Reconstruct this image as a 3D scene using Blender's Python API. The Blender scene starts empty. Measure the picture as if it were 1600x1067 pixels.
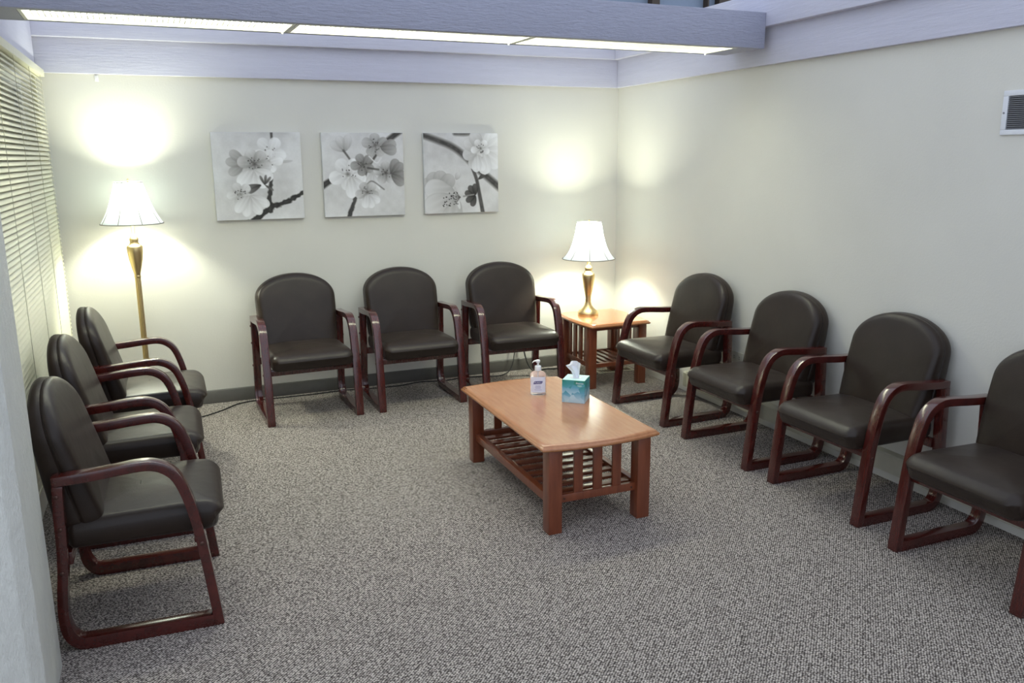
import bpy, bmesh, math, random
import numpy as np
from mathutils import Vector, Matrix

random.seed(7)
rng = np.random.default_rng(11)
S = bpy.context.scene
COL = S.collection
PI = math.pi

# ------------------------------------------------------------------ camera
# world frame: back wall is y = 0, right wall is x = 0, floor z = 0
CAM = Vector((-3.3577, -5.9529, 1.65))
YAW, PITCH, ROLL, FPX = 0.39, -0.2167, -0.0072, 1310.83
fwd = Vector((math.sin(YAW) * math.cos(PITCH), math.cos(YAW) * math.cos(PITCH), math.sin(PITCH)))
rgt = Vector((math.cos(YAW), -math.sin(YAW), 0))
upv = rgt.cross(fwd)
r2 = rgt * math.cos(ROLL) + upv * math.sin(ROLL)
u2 = -rgt * math.sin(ROLL) + upv * math.cos(ROLL)
cd = bpy.data.cameras.new('camera')
cam = bpy.data.objects.new('camera', cd)
COL.objects.link(cam)
m = Matrix((r2, u2, -fwd)).transposed().to_4x4()
m.translation = CAM
cam.matrix_world = m
cd.sensor_width = 36.0
cd.lens = FPX / 1600 * 36.0
cd.clip_start = 0.05
S.camera = cam

# ------------------------------------------------------------------ world, exposure
W = bpy.data.worlds.new('world')
S.world = W
W.use_nodes = True
bg = W.node_tree.nodes['Background']
bg.inputs['Color'].default_value = (0.76, 0.85, 1.0, 1)
bg.inputs['Strength'].default_value = 1.12
S.view_settings.view_transform = 'Standard'
S.view_settings.look = 'None'
S.view_settings.gamma = 1.0
S.view_settings.use_curve_mapping = False
S.view_settings.exposure = 0.22
S.cycles.sample_clamp_indirect = 8.0

LAMP_FLOOR_W = 42.0
LAMP_TABLE_W = 40.0
LAMP_COL = (0.95, 1.0, 0.82)
TUBE_STRENGTH = 18.0
TUBE_COL = (0.97, 1.0, 0.76)

# ------------------------------------------------------------------ helpers
def lin(r, g, b):
    def f(c):
        c /= 255.0
        return c / 12.92 if c <= 0.04045 else ((c + 0.055) / 1.055) ** 2.4
    return (f(r), f(g), f(b), 1)

class MB:
    """collects geometry for one mesh"""
    def __init__(s):
        s.v = []; s.f = []
    def add(s, vs, fs):
        o = len(s.v)
        s.v.extend([tuple(p) for p in vs])
        s.f.extend([tuple(i + o for i in f) for f in fs])
        return s
    def box(s, x0, x1, y0, y1, z0, z1):
        return s.add([(x0, y0, z0), (x1, y0, z0), (x1, y1, z0), (x0, y1, z0), (x0, y0, z1), (x1, y0, z1), (x1, y1, z1), (x0, y1, z1)],
                     [(0, 3, 2, 1), (4, 5, 6, 7), (0, 1, 5, 4), (1, 2, 6, 5), (2, 3, 7, 6), (3, 0, 4, 7)])
    def prism(s, poly, lo, hi, axis=2):
        """extrude a 2d polygon along an axis (0: poly=(y,z), 1: poly=(x,z), 2: poly=(x,y))"""
        n = len(poly)
        def P(p, h):
            return {0: (h, p[0], p[1]), 1: (p[0], h, p[1]), 2: (p[0], p[1], h)}[axis]
        vs = [P(p, lo) for p in poly] + [P(p, hi) for p in poly]
        fs = [tuple(range(n - 1, -1, -1)), tuple(range(n, 2 * n))] + [(i, (i + 1) % n, n + (i + 1) % n, n + i) for i in range(n)]
        return s.add(vs, fs)
    def lathe(s, prof, n=32, c=(0, 0), caps=True):
        o = []
        for r, z in prof:
            for k in range(n):
                a = 2 * PI * k / n
                o.append((c[0] + r * math.cos(a), c[1] + r * math.sin(a), z))
        fs = []
        for i in range(len(prof) - 1):
            for k in range(n):
                k2 = (k + 1) % n
                fs.append((i * n + k, i * n + k2, (i + 1) * n + k2, (i + 1) * n + k))
        if caps:
            fs.append(tuple(range(n - 1, -1, -1)))
            fs.append(tuple((len(prof) - 1) * n + k for k in range(n)))
        return s.add(o, fs)
    def rings(s, rings, close=True, cap0=True, cap1=True):
        n = len(rings[0]); vs = [p for r in rings for p in r]; fs = []
        for i in range(len(rings) - 1):
            for k in range(n if close else n - 1):
                k2 = (k + 1) % n
                fs.append((i * n + k, i * n + k2, (i + 1) * n + k2, (i + 1) * n + k))
        if cap0: fs.append(tuple(range(n - 1, -1, -1)))
        if cap1: fs.append(tuple((len(rings) - 1) * n + k for k in range(n)))
        return s.add(vs, fs)
    def tube(s, pts, r, n=8):
        pts = [Vector(p) for p in pts]; rings = []
        prev = None
        for i, p in enumerate(pts):
            t = (pts[min(i + 1, len(pts) - 1)] - pts[max(i - 1, 0)]).normalized()
            ref = Vector((0, 0, 1)) if abs(t.z) < 0.95 else Vector((1, 0, 0))
            a = t.cross(ref).normalized() if prev is None else (prev - t * prev.dot(t)).normalized()
            prev = a
            b = t.cross(a)
            rr = r[i] if isinstance(r, (list, tuple)) else r
            rings.append([p + a * rr * math.cos(2 * PI * k / n) + b * rr * math.sin(2 * PI * k / n) for k in range(n)])
        return s.rings(rings)
    def mesh(s, name, bevel=0.0, seg=2, smooth=True, ang=35):
        me = bpy.data.meshes.new(name)
        me.from_pydata(s.v, [], s.f)
        bm = bmesh.new(); bm.from_mesh(me)
        bmesh.ops.recalc_face_normals(bm, faces=bm.faces)
        if bevel > 0:
            ed = [e for e in bm.edges if len(e.link_faces) == 2 and e.calc_face_angle(0) > math.radians(ang)]
            bmesh.ops.bevel(bm, geom=ed, offset=bevel, segments=seg, profile=0.6, affect='EDGES', clamp_overlap=True)
        if smooth:
            for f in bm.faces: f.smooth = True
            lim = math.radians(50)
            for e in bm.edges:
                if len(e.link_faces) == 2 and e.calc_face_angle(0) > lim: e.smooth = False
        bm.to_mesh(me); bm.free()
        return me
    def build(s, name, mat, parent=None, bevel=0.0, seg=2, smooth=True, ang=35):
        return obj(name, s.mesh(name, bevel, seg, smooth, ang), mat, parent)

def obj(name, me, mat, parent=None):
    o = bpy.data.objects.new(name, me); COL.objects.link(o)
    if mat is not None and not me.materials: me.materials.append(mat)
    if parent is not None: o.parent = parent
    return o
def tag(o, label=None, cat=None, group=None, kind=None):
    if label: o['label'] = label
    if cat: o['category'] = cat
    if group: o['group'] = group
    if kind: o['kind'] = kind
    return o
def thing(name, label, cat, loc=(0, 0, 0), rz=0.0, group=None):
    o = bpy.data.objects.new(name, None); COL.objects.link(o)
    o.empty_display_size = 0.1
    o.location = loc; o.rotation_euler = (0, 0, rz)
    return tag(o, label, cat, group)
def copy_tree(o, parent=None):
    c = o.copy(); COL.objects.link(c); c.parent = parent
    for ch in list(o.children): copy_tree(ch, c)
    return c
def struct(name, mb, mat, label=None, bevel=0.0, **kw):
    o = mb.build(name, mat, None, bevel, **kw); o['kind'] = 'structure'
    if label: o['label'] = label
    return o
def catmull(pts, k=6):
    P = [np.array(p, float) for p in pts]
    P = [2 * P[0] - P[1]] + P + [2 * P[-1] - P[-2]]
    out = []
    for i in range(1, len(P) - 2):
        for j in range(k):
            t = j / k
            out.append(0.5 * (2 * P[i] + (P[i + 1] - P[i - 1]) * t + (2 * P[i - 1] - 5 * P[i] + 4 * P[i + 1] - P[i + 2]) * t * t
                              + (3 * P[i] - P[i - 1] - 3 * P[i + 1] + P[i + 2]) * t ** 3))
    out.append(P[-2])
    return out

# ------------------------------------------------------------------ materials
def newmat(name):
    mt = bpy.data.materials.new(name); mt.use_nodes = True
    nt = mt.node_tree
    return mt, nt, nt.nodes['Principled BSDF']
def N(nt, typ, **kw):
    n = nt.nodes.new(typ)
    for k, v in kw.items(): setattr(n, k, v)
    return n
def coords(nt, scale=(1, 1, 1), rot=(0, 0, 0), kind='Object'):
    tc = N(nt, 'ShaderNodeTexCoord'); mp = N(nt, 'ShaderNodeMapping')
    mp.inputs['Scale'].default_value = scale; mp.inputs['Rotation'].default_value = rot
    nt.links.new(tc.outputs[kind], mp.inputs['Vector'])
    return mp.outputs['Vector']
def ramp(nt, src, stops):
    r = N(nt, 'ShaderNodeValToRGB')
    e = r.color_ramp.elements
    while len(e) < len(stops): e.new(0.5)
    for i, (p, c) in enumerate(stops):
        e[i].position = p; e[i].color = c
    nt.links.new(src, r.inputs['Fac'])
    return r.outputs['Color']
def bump(nt, b, src, strength, dist):
    bp = N(nt, 'ShaderNodeBump')
    bp.inputs['Strength'].default_value = strength; bp.inputs['Distance'].default_value = dist
    nt.links.new(src, bp.inputs['Height']); nt.links.new(bp.outputs['Normal'], b.inputs['Normal'])
def noise(nt, vec, scale, detail=3, rough=0.5):
    n = N(nt, 'ShaderNodeTexNoise'); n.inputs['Scale'].default_value = scale
    n.inputs['Detail'].default_value = detail; n.inputs['Roughness'].default_value = rough
    if vec is not None: nt.links.new(vec, n.inputs['Vector'])
    return n.outputs['Fac']

def wall_mat(name, c, rough=0.6, tex=0.25):
    mt, nt, b = newmat(name)
    v = coords(nt)
    f = noise(nt, v, 2.5, 4)
    k = 0.96
    nt.links.new(ramp(nt, f, [(0.3, (c[0] * k, c[1] * k, c[2] * k, 1)), (0.7, c)]), b.inputs['Base Color'])
    b.inputs['Roughness'].default_value = rough
    bump(nt, b, noise(nt, v, 90, 4, 0.6), tex, 0.003)
    return mt
def painted_wood(name, c, stretch, rough=0.5, strength=0.45):
    """painted rough-sawn timber"""
    mt, nt, b = newmat(name)
    v = coords(nt, stretch)
    f = noise(nt, v, 6, 6, 0.65)
    nt.links.new(ramp(nt, f, [(0.3, (c[0] * .93, c[1] * .93, c[2] * .93, 1)), (0.7, c)]), b.inputs['Base Color'])
    b.inputs['Roughness'].default_value = rough
    bump(nt, b, noise(nt, v, 14, 8, 0.7), strength, 0.02)
    return mt
def wood_mat(name, c0, c1, stretch, rough=0.28, coat=0.5, scale=9):
    mt, nt, b = newmat(name)
    v = coords(nt, stretch)
    f = noise(nt, v, scale, 6, 0.62)
    nt.links.new(ramp(nt, f, [(0.25, c0), (0.5, tuple((a + d) / 2 for a, d in zip(c0, c1))), (0.78, c1)]), b.inputs['Base Color'])
    b.inputs['Roughness'].default_value = rough
    b.inputs['Coat Weight'].default_value = coat
    b.inputs['Coat Roughness'].default_value = 0.12
    bump(nt, b, noise(nt, v, scale * 6, 3), 0.02, 0.001)
    return mt
def plain(name, c, rough=0.5, metal=0.0, **kw):
    mt, nt, b = newmat(name)
    v = coords(nt)
    f = noise(nt, v, 30, 2)
    nt.links.new(ramp(nt, f, [(0.3, (c[0] * .94, c[1] * .94, c[2] * .94, 1)), (0.7, c)]), b.inputs['Base Color'])
    b.inputs['Roughness'].default_value = rough; b.inputs['Metallic'].default_value = metal
    for k, val in kw.items(): b.inputs[k].default_value = val
    return mt
def emit_mat(name, c, s):
    mt, nt, b = newmat(name)
    b.inputs['Base Color'].default_value = (0.9, 0.9, 0.9, 1)
    b.inputs['Emission Color'].default_value = (*c[:3], 1); b.inputs['Emission Strength'].default_value = s
    return mt

M_wall = wall_mat('cream_wall_paint', (0.68, 0.66, 0.595, 1))
M_beam = painted_wood('painted_beam_timber', (0.45, 0.46, 0.58, 1), (1.2, 6, 6), strength=0.9)
M_fascia_x = painted_wood('painted_fascia_timber_x', (0.60, 0.595, 0.70, 1), (0.5, 6, 6), strength=0.3)
M_fascia_y = painted_wood('painted_fascia_timber_y', (0.60, 0.595, 0.70, 1), (6, 0.5, 6), strength=0.3)
M_post = painted_wood('painted_post_timber', (0.92, 0.92, 0.85, 1), (4, 4, 1.1), strength=1.0)
M_base = plain('grey_rubber_baseboard', (0.080, 0.073, 0.062, 1), 0.5)
M_mahog = wood_mat('mahogany', (0.030, 0.0044, 0.0036, 1), (0.085, 0.0125, 0.0088, 1), (14, 2, 2), 0.22, 0.6)
M_cherry_top = wood_mat('cherry_tabletop', (0.34, 0.125, 0.045, 1), (0.45, 0.195, 0.080, 1), (9, 1.2, 9), 0.22, 0.5, 5)
M_cherry = wood_mat('cherry_frame', (0.12, 0.027, 0.011, 1), (0.21, 0.056, 0.022, 1), (9, 9, 1.2), 0.3, 0.4, 5)
M_brass = plain('brushed_brass', (0.66, 0.50, 0.25, 1), 0.36, 1.0)
M_white_plastic = plain('white_plastic', (0.82, 0.82, 0.82, 1), 0.35)
M_white_metal = plain('white_enamel', (0.74, 0.75, 0.78, 1), 0.4)
M_heater = plain('cream_heater_enamel', (0.46, 0.44, 0.355, 1), 0.45)
M_ivory = plain('ivory_outlet_plate', (0.50, 0.48, 0.40, 1), 0.4)
M_dark = plain('dark_cavity', (0.015, 0.015, 0.017, 1), 0.8)
M_cord = plain('black_rubber_cord', (0.012, 0.012, 0.012, 1), 0.5)
M_screw = plain('bronze_screw', (0.10, 0.05, 0.04, 1), 0.35, 0.6)
M_slat = plain('cream_blind_slat', (0.74, 0.72, 0.55, 1), 0.4)
M_cordw = plain('blind_ladder_cord', (0.50, 0.48, 0.36, 1), 0.8)
M_vent_slat = plain('grey_vent_blade', (0.24, 0.24, 0.25, 1), 0.5)
M_farwall = plain('blue_grey_panel', (0.16, 0.20, 0.27, 1), 0.6)
M_darkwood = plain('dark_brown_timber', (0.035, 0.022, 0.014, 1), 0.6)
M_tube = emit_mat('fluorescent_diffuser', TUBE_COL, TUBE_STRENGTH)
M_blade = plain('louver_blade', (0.22, 0.22, 0.20, 1), 0.5)
M_louver = plain('louver_cell', (0.72, 0.72, 0.66, 1), 0.4)
M_bronze_vent = plain('brown_floor_register', (0.16, 0.13, 0.085, 1), 0.45, 0.3)

# black upholstery
def upholstery():
    mt, nt, b = newmat('black_upholstery')
    v = coords(nt)
    nt.links.new(ramp(nt, noise(nt, v, 7, 3), [(0.3, (0.0165, 0.0098, 0.0067, 1)), (0.7, (0.0245, 0.0148, 0.0102, 1))]), b.inputs['Base Color'])
    b.inputs['Roughness'].default_value = 0.37
    b.inputs['Specular IOR Level'].default_value = 0.32
    b.inputs['Sheen Weight'].default_value = 0.05
    b.inputs['Sheen Roughness'].default_value = 0.45
    b.inputs['Sheen Tint'].default_value = (0.75, 0.68, 0.62, 1)
    n1 = noise(nt, v, 260, 2); n2 = noise(nt, v, 9, 2)
    mx = N(nt, 'ShaderNodeMath', operation='MULTIPLY_ADD'); mx.inputs[1].default_value = 6.0
    nt.links.new(n2, mx.inputs[0]); nt.links.new(n1, mx.inputs[2])
    bump(nt, b, mx.outputs[0], 0.35, 0.0012)
    return mt
M_black = upholstery()

def carpet():
    mt, nt, b = newmat('loop_carpet')
    v = coords(nt, (100, 140, 1), (0, 0, math.radians(35)))
    vo = N(nt, 'ShaderNodeTexVoronoi'); vo.inputs['Scale'].default_value = 1.0; vo.inputs['Randomness'].default_value = 0.4
    nt.links.new(v, vo.inputs['Vector'])
    loops = ramp(nt, vo.outputs['Distance'], [(0.10, (0.76, 0.69, 0.625, 1)), (0.34, (0.45, 0.40, 0.36, 1)), (0.58, (0.060, 0.050, 0.046, 1))])
    v2 = coords(nt)
    mix = N(nt, 'ShaderNodeMix', data_type='RGBA', blend_type='MULTIPLY'); mix.inputs[0].default_value = 0.45
    nt.links.new(loops, mix.inputs[6])
    nt.links.new(ramp(nt, noise(nt, v2, 60, 2), [(0.3, (0.7, 0.69, 0.68, 1)), (0.7, (1.15, 1.15, 1.15, 1))]), mix.inputs[7])
    nt.links.new(mix.outputs[2], b.inputs['Base Color'])
    b.inputs['Roughness'].default_value = 0.95
    b.inputs['Specular IOR Level'].default_value = 0.1
    inv = N(nt, 'ShaderNodeMath', operation='SUBTRACT'); inv.inputs[0].default_value = 1.0
    nt.links.new(vo.outputs['Distance'], inv.inputs[1])
    bump(nt, b, inv.outputs[0], 0.9, 0.006)
    return mt
M_carpet = carpet()

def shade_mat():
    mt, nt, b = newmat('lamp_shade_fabric')
    out = nt.nodes['Material Output']
    d = N(nt, 'ShaderNodeBsdfDiffuse'); t = N(nt, 'ShaderNodeBsdfTranslucent'); mx = N(nt, 'ShaderNodeMixShader')
    d.inputs['Color'].default_value = (0.85, 0.86, 0.86, 1); t.inputs['Color'].default_value = (0.80, 0.90, 0.95, 1)
    mx.inputs[0].default_value = 0.075
    nt.links.new(d.outputs[0], mx.inputs[1]); nt.links.new(t.outputs[0], mx.inputs[2]); nt.links.new(mx.outputs[0], out.inputs['Surface'])
    return mt
M_shade = shade_mat()
M_seam = plain('shade_seam_braid', (0.30, 0.28, 0.24, 1), 0.8)

def glassy(name, c, rough=0.05, trans=1.0, ior=1.4):
    mt, nt, b = newmat(name)
    b.inputs['Base Color'].default_value = c; b.inputs['Roughness'].default_value = rough
    b.inputs['Transmission Weight'].default_value = trans; b.inputs['IOR'].default_value = ior
    return mt
M_pane = glassy('gap_shade_window_glass', (0.02, 0.022, 0.026, 1), 0.05, 0.1, 1.45)  # near-black glass colour puts the darkness into the gaps between blind slats
M_bottle = glassy('clear_gel_bottle', (0.96, 0.96, 0.99, 1), 0.06, 0.8, 1.2)

# ------------------------------------------------------------------ room shell
XL = -4.0077          # left wall
H = 2.1625            # underside of the painted fascia
FZ = 2.366            # underside of the projecting upper board
WT = 2.50             # top of the low walls
struct('floor', MB().box(-6.2, 0.12, -7.6, 0.12, -0.05, 0.0), M_carpet, 'grey beige looped carpet floor', smooth=False)
struct('wall_back', MB().box(XL - 0.12, 0.12, 0.0, 0.12, 0.0, WT), M_wall, 'cream painted back wall behind the three canvases', smooth=False)
struct('wall_right', MB().box(0.0, 0.12, -7.4, 0.0, 0.0, WT), M_wall, 'cream painted right wall', smooth=False)
# left wall: strips around the window
WY0, WY1, WZ0, WZ1 = -2.75, -0.05, 0.22, 2.12
wl = MB()
wl.box(XL - 0.12, XL, WY1, 0.0, 0.0, WT); wl.box(XL - 0.12, XL, WY0, WY1, 0.0, WZ0); wl.box(XL - 0.12, XL, WY0, WY1, WZ1, WT)
wl.box(XL - 0.12, XL, -3.064, WY0, 0.0, WT)
struct('wall_left', wl, M_wall, 'cream left wall around the tall window', smooth=False)
struct('baseboard_back', MB().prism([(0, 0), (-0.012, 0), (-0.010, 0.085), (-0.004, 0.092), (0, 0.092)], XL + 0.001, -0.001, axis=0), M_base, 'dark grey baseboard along the back wall')
# fascias: lower board close to the wall, upper board projecting
struct('trim_1', MB().box(XL, 0, -0.036, -0.0005, H, FZ + 0.1), M_fascia_x, 'lavender white lower fascia board on the back wall', 0.003)
struct('trim_2', MB().box(XL, 0, -0.088, -0.0365, FZ, WT + 0.06), M_fascia_x, 'projecting upper fascia board over the back wall', 0.004)
struct('trim_3', MB().box(-0.036, -0.0005, -7.3, -0.038, H, FZ + 0.1), M_fascia_y, 'lavender white lower fascia board on the right wall', 0.003)
struct('trim_4', MB().box(-0.088, -0.0365, -7.3, -0.090, FZ, WT + 0.06), M_fascia_y, 'projecting upper fascia board over the right wall', 0.004)
struct('trim_5', MB().box(XL + 0.0005, XL + 0.03, -3.0, -0.090, H + 0.012, WT), M_fascia_y, 'white fascia board over the window', 0.003)
# timber post close to the camera
post = MB().prism([(-3.800, -3.065), (-3.800, -3.375), (-3.835, -3.405), (-4.12, -3.405), (-4.12, -3.065)], 0.0, 2.9)
struct('trim_6', post, M_post, 'white painted rough timber post at the left edge', 0.004, ang=20)
# space beyond the low walls
far = struct('wall_far', MB().box(-6, 9, 3.2, 3.35, 1.5, 4.6), M_farwall, 'blue grey panelled wall beyond the low partition', smooth=False)
for xa, xb in ((2.175, 2.280), (2.954, 2.973)): MB().box(xa, xb, 3.1, 3.1995, 1.5, 4.6).build('panel_post', M_darkwood, far)
MB().box(3.121, 4.872, 3.1, 3.1995, 1.5, 4.6).build('dark_panel', M_darkwood, far)

# ------------------------------------------------------------------ ceiling beam with recessed lights
BX, BY, BZ = -0.0885, -1.835, 2.245
BL, BD, BH = 4.35, 0.36, 0.195
BR = 0.022            # slight skew of the beam
beam_prof = [(0, BH), (BD, BH), (BD, 0), (BD - 0.03, 0), (BD - 0.03, 0.07), (0.035, 0.07), (0.035, 0), (0, 0)]
bm_ = MB()
bm_.prism(beam_prof, -BL, 0, axis=0)
bm_.box(-0.155, -0.0005, 0.0352, BD - 0.0302, 0.0005, 0.0698)
bm_.box(-BL + 0.0005, -3.745, 0.0352, BD - 0.0302, 0.0005, 0.0698)
beam = struct('trim_7', bm_, M_beam, 'blue grey painted timber ceiling beam carrying the lights', 0.003)
beam.location = (BX, BY, BZ); beam.rotation_euler = (0, 0, BR)
spans = [(-3.742, -2.632), (-2.628, -1.44), (-1.436, -0.158)]
names_l = ['fluorescent light in the beam nearest the window blind', 'fluorescent light in the middle of the beam', 'fluorescent light in the beam nearest the right wall']
rot = Matrix.Rotation(BR, 4, 'Z')
for (x0, x1), lb in zip(spans, names_l):
    c = (x0 + x1) / 2; hw = (x1 - x0) / 2
    p = Vector((BX, BY, BZ)) + rot @ Vector((c, 0, 0))
    t = thing('fluorescent_light', 'long recessed ' + lb, 'ceiling light', p, BR, 'lights recessed in the beam')
    y0, y1 = 0.037, BD - 0.032
    fr = MB()
    for a in ((-hw, hw, y0, y0 + 0.022), (-hw, hw, y1 - 0.014, y1), (-hw, -hw + 0.014, y0 + 0.022, y1 - 0.014), (hw - 0.014, hw, y0 + 0.022, y1 - 0.014)):
        fr.box(*a, 0.0, 0.03)
    fr.build('frame', M_louver, t)
    MB().box(-hw + 0.015, hw - 0.015, y0 + 0.023, y1 - 0.015, 0.030, 0.036).build('diffuser', M_tube, t, smooth=False)
    lv = MB(); n = int(2 * hw / 0.024)
    for k in range(1, n):
        xx = -hw + 0.014 + (2 * hw - 0.028) * k / n
        lv.box(xx - 0.0018, xx + 0.0018, y0 + 0.023, y1 - 0.015, 0.014, 0.0295)
    tag(lv.build('louver', M_blade, t, smooth=False), 'thin parallel louver blades', kind='stuff')
    MB().lathe([(0.006, -0.008), (0.006, 0.0)], 10, (hw - 0.02, y1 - 0.008)).build('clip', M_white_plastic, t)

# ------------------------------------------------------------------ window and blind
w1 = MB()
fw = 0.045
for a in ((WY0, WY1, WZ0, WZ0 + fw), (WY0, WY1, WZ1 - fw, WZ1), (WY0, WY0 + fw, WZ0 + fw, WZ1 - fw), (WY1 - fw, WY1, WZ0 + fw, WZ1 - fw), (-1.42, -1.38, WZ0 + fw, WZ1 - fw)):
    w1.box(XL - 0.11, XL - 0.06, *a)
win = struct('window_1', w1, M_white_metal, 'tall window behind the closed venetian blind', 0.003)
for y0, y1 in ((WY0 + fw, -1.42), (-1.38, WY1 - fw)):
    MB().box(XL - 0.09, XL - 0.084, y0 + 0.0005, y1 - 0.0005, WZ0 + fw + 0.0005, WZ1 - fw - 0.0005).build('pane', M_pane, win, smooth=False)
struct('trim_8', MB().box(XL, XL + 0.018, -0.052, -0.014, 0.1, H), M_slat, 'narrow cream casing between the blind and the back wall', 0.002)
bl = thing('venetian_blind', 'closed cream venetian blind hanging over the left window', 'blind', (XL + 0.045, -0.055, WZ0))
BLEN = 2.72
MB().box(-0.02, 0.025, -BLEN, 0.0, 1.915, 1.955).build('headrail', M_slat, bl, 0.003)
sl_prof = []
for k in range(7):
    u = (k / 6 - 0.5)
    sl_prof.append((u * 0.030, 0.0022 * (1 - (2 * u) ** 2)))
tilt = math.radians(-54)
pp = [(x * math.cos(tilt) - z * math.sin(tilt), x * math.sin(tilt) + z * math.cos(tilt)) for x, z in sl_prof]
pq = [(x + 0.0006 * math.sin(tilt) * 1.0, z - 0.0006) for x, z in reversed(pp)]
slat_me = MB().prism(pp + pq, -BLEN + 0.004, -0.004, axis=1).mesh('slat')
slat_me.materials.append(M_slat)
NSL = 74
for k in range(NSL):
    o = obj('slat', slat_me, M_slat, bl); o.location = (0, 0, 0.05 + k * (1.85 / (NSL - 1)))
MB().box(-0.012, 0.012, -BLEN + 0.002, -0.002, 0.02, 0.035).build('bottom_rail', M_slat, bl, 0.003)
for y in (-0.14, -0.62, -1.16, -1.72, -2.3):
    MB().tube([(0.0165, y, 0.03), (0.0165, y, 1.92)], 0.0013, 6).build('ladder_cord', M_cordw, bl)

# ------------------------------------------------------------------ heater, outlet, vents, hook
ht = thing('baseboard_heater', 'long cream metal heater low on the right wall behind the chairs', 'heater', (0, -1.13, 0.0))
MB().prism([(-0.001, 0.045), (-0.052, 0.06), (-0.052, 0.150), (-0.046, 0.157), (-0.001, 0.160)], -4.2, 0.0, axis=1).build('cover', M_heater, ht, 0.002)
MB().prism([(-0.0005, 0.040), (-0.053, 0.055), (-0.053, 0.152), (-0.046, 0.160), (-0.0005, 0.163)], 0.0002, 0.035, axis=1).build('end_cap', M_heater, ht, 0.002)
# duplex outlet on the right wall
def outlet(label, loc, rz):
    t = thing('wall_outlet', label, 'outlet', loc, rz)
    MB().box(-0.058, 0.058, -0.006, -0.0003, -0.036, 0.036).build('cover_plate', M_ivory, t, 0.002)
    for s in (-1, 1):
        so = MB().prism([(s * 0.026 + 0.017 * math.cos(a), 0.017 * math.sin(a)) for a in [2 * PI * k / 16 for k in range(16)]], -0.008, -0.0062, axis=1).build('socket', M_ivory, t)
        sl = MB()
        for dx in (-0.006, 0.006): sl.box(s * 0.026 - 0.005, s * 0.026 + 0.005, -0.0087, -0.0082, dx - 0.0014, dx + 0.0014)
        sl.build('slot', M_dark, so, smooth=False)
    return t
outlet('white horizontal outlet on the right wall between the two chairs by the end table', (0, -1.625, 0.372), -PI / 2)
# wall vent
av = thing('air_vent', 'white louvred air vent high on the right wall', 'vent', (0, -3.325, 1.726), -PI / 2)
VW, VH = 0.30, 0.182
fr = MB()
for a in ((0, VW, 0, 0.022), (0, VW, VH - 0.022, VH), (0, 0.024, 0.022, VH - 0.022), (VW - 0.024, VW, 0.022, VH - 0.022)):
    fr.box(a[0], a[1], -0.010, -0.0006, a[2], a[3])
fr.build('frame', M_white_metal, av, 0.002)
MB().box(0.0245, VW - 0.0245, -0.002, -0.0004, 0.0225, VH - 0.0225).build('backing', M_dark, av, smooth=False)
nb = 17
blade = MB().prism([(-0.0095, -0.0022), (-0.0085, -0.003), (-0.0025, 0.0015), (-0.0035, 0.0023)], 0.0246, VW - 0.0246, axis=0).mesh('blade')
blade.materials.append(M_vent_slat)
for k in range(nb):
    o = obj('blade', blade, M_vent_slat, av); o.location = (0, 0, 0.027 + k * (VH - 0.053) / (nb - 1))
for x in (0.010, VW - 0.010):
    MB().prism([(x + 0.004 * math.cos(a), VH / 2 + 0.004 * math.sin(a)) for a in [2 * PI * k / 10 for k in range(10)]], -0.013, -0.0101, axis=1).build('screw', M_vent_slat, av)
# floor register under the end table
fv = thing('floor_vent', 'brown metal floor vent set in the carpet under the end table', 'vent', (-0.18, -0.335, 0.0), math.radians(-3))
fr = MB()
for a in ((-0.155, 0.155, -0.06, -0.042), (-0.155, 0.155, 0.042, 0.06), (-0.155, -0.137, -0.042, 0.042), (0.137, 0.155, -0.042, 0.042)): fr.box(*a, 0.0005, 0.006)
fr.build('frame', M_heater, fv, 0.001)
MB().box(-0.1365, 0.1365, -0.0415, 0.0415, 0.0005, 0.002).build('backing', M_dark, fv, smooth=False)
for k in range(12):
    x = -0.125 + k * 0.0227
    MB().box(x - 0.006, x + 0.006, -0.0412, 0.0412, 0.0022, 0.005).build('grille_bar', M_bronze_vent, fv, smooth=False)
hk = thing('wall_hook', 'tiny white hook under the fascia above the floor lamp', 'hook', (-3.66, 0, H - 0.035))
MB().box(-0.011, 0.011, -0.006, -0.0005, -0.008, 0.03).build('plate', M_white_plastic, hk, 0.001)
MB().tube([(0, -0.006, 0.006), (0, -0.016, 0.0), (0, -0.022, 0.004), (0, -0.023, 0.012)], 0.0028, 8).build('prong', M_white_plastic, hk)

# ------------------------------------------------------------------ guest chairs
CW, CT = 0.617, 0.049
def strip(center, thick, x0, x1):
    """bent wood strip: centre line in (y,z) with its thickness, swept between x0 and x1"""
    P = [np.array(c) for c in center]; rings = []
    for i, p in enumerate(P):
        t = P[min(i + 1, len(P) - 1)] - P[max(i - 1, 0)]; t = t / np.linalg.norm(t)
        n = np.array([-t[1], t[0]]); h = thick[i] / 2
        a, b = p + n * h, p - n * h
        rings.append([(x0, a[0], a[1]), (x1, a[0], a[1]), (x1, b[0], b[1]), (x0, b[0], b[1])])
    return MB().rings(rings)
def flatten_low(mb):
    mb.v = [(x, y, max(z, 0.0)) for x, y, z in mb.v]; return mb

arm_c = catmull([(-.213, .616), (-.1, .621), (.045, .633), (.10, .629), (.142, .607), (.171, .571), (.194, .51), (.211, .44), (.228, .34), (.246, .19), (.266, .0)], 6)
leg_c = catmull([(-.1975, .599), (-.203, .5), (-.206, .39), (-.213, .29), (-.221, .225), (-.227, .15), (-.225, .098), (-.213, .056), (-.188, .029), (-.15, .0215), (0, .0215), (.247, .0215)], 6)
def leg_th(i):
    f = i / (len(leg_c) - 1); return 0.032 + 0.011 * min(1, max(0, (f - 0.5) / 0.25))

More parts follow.
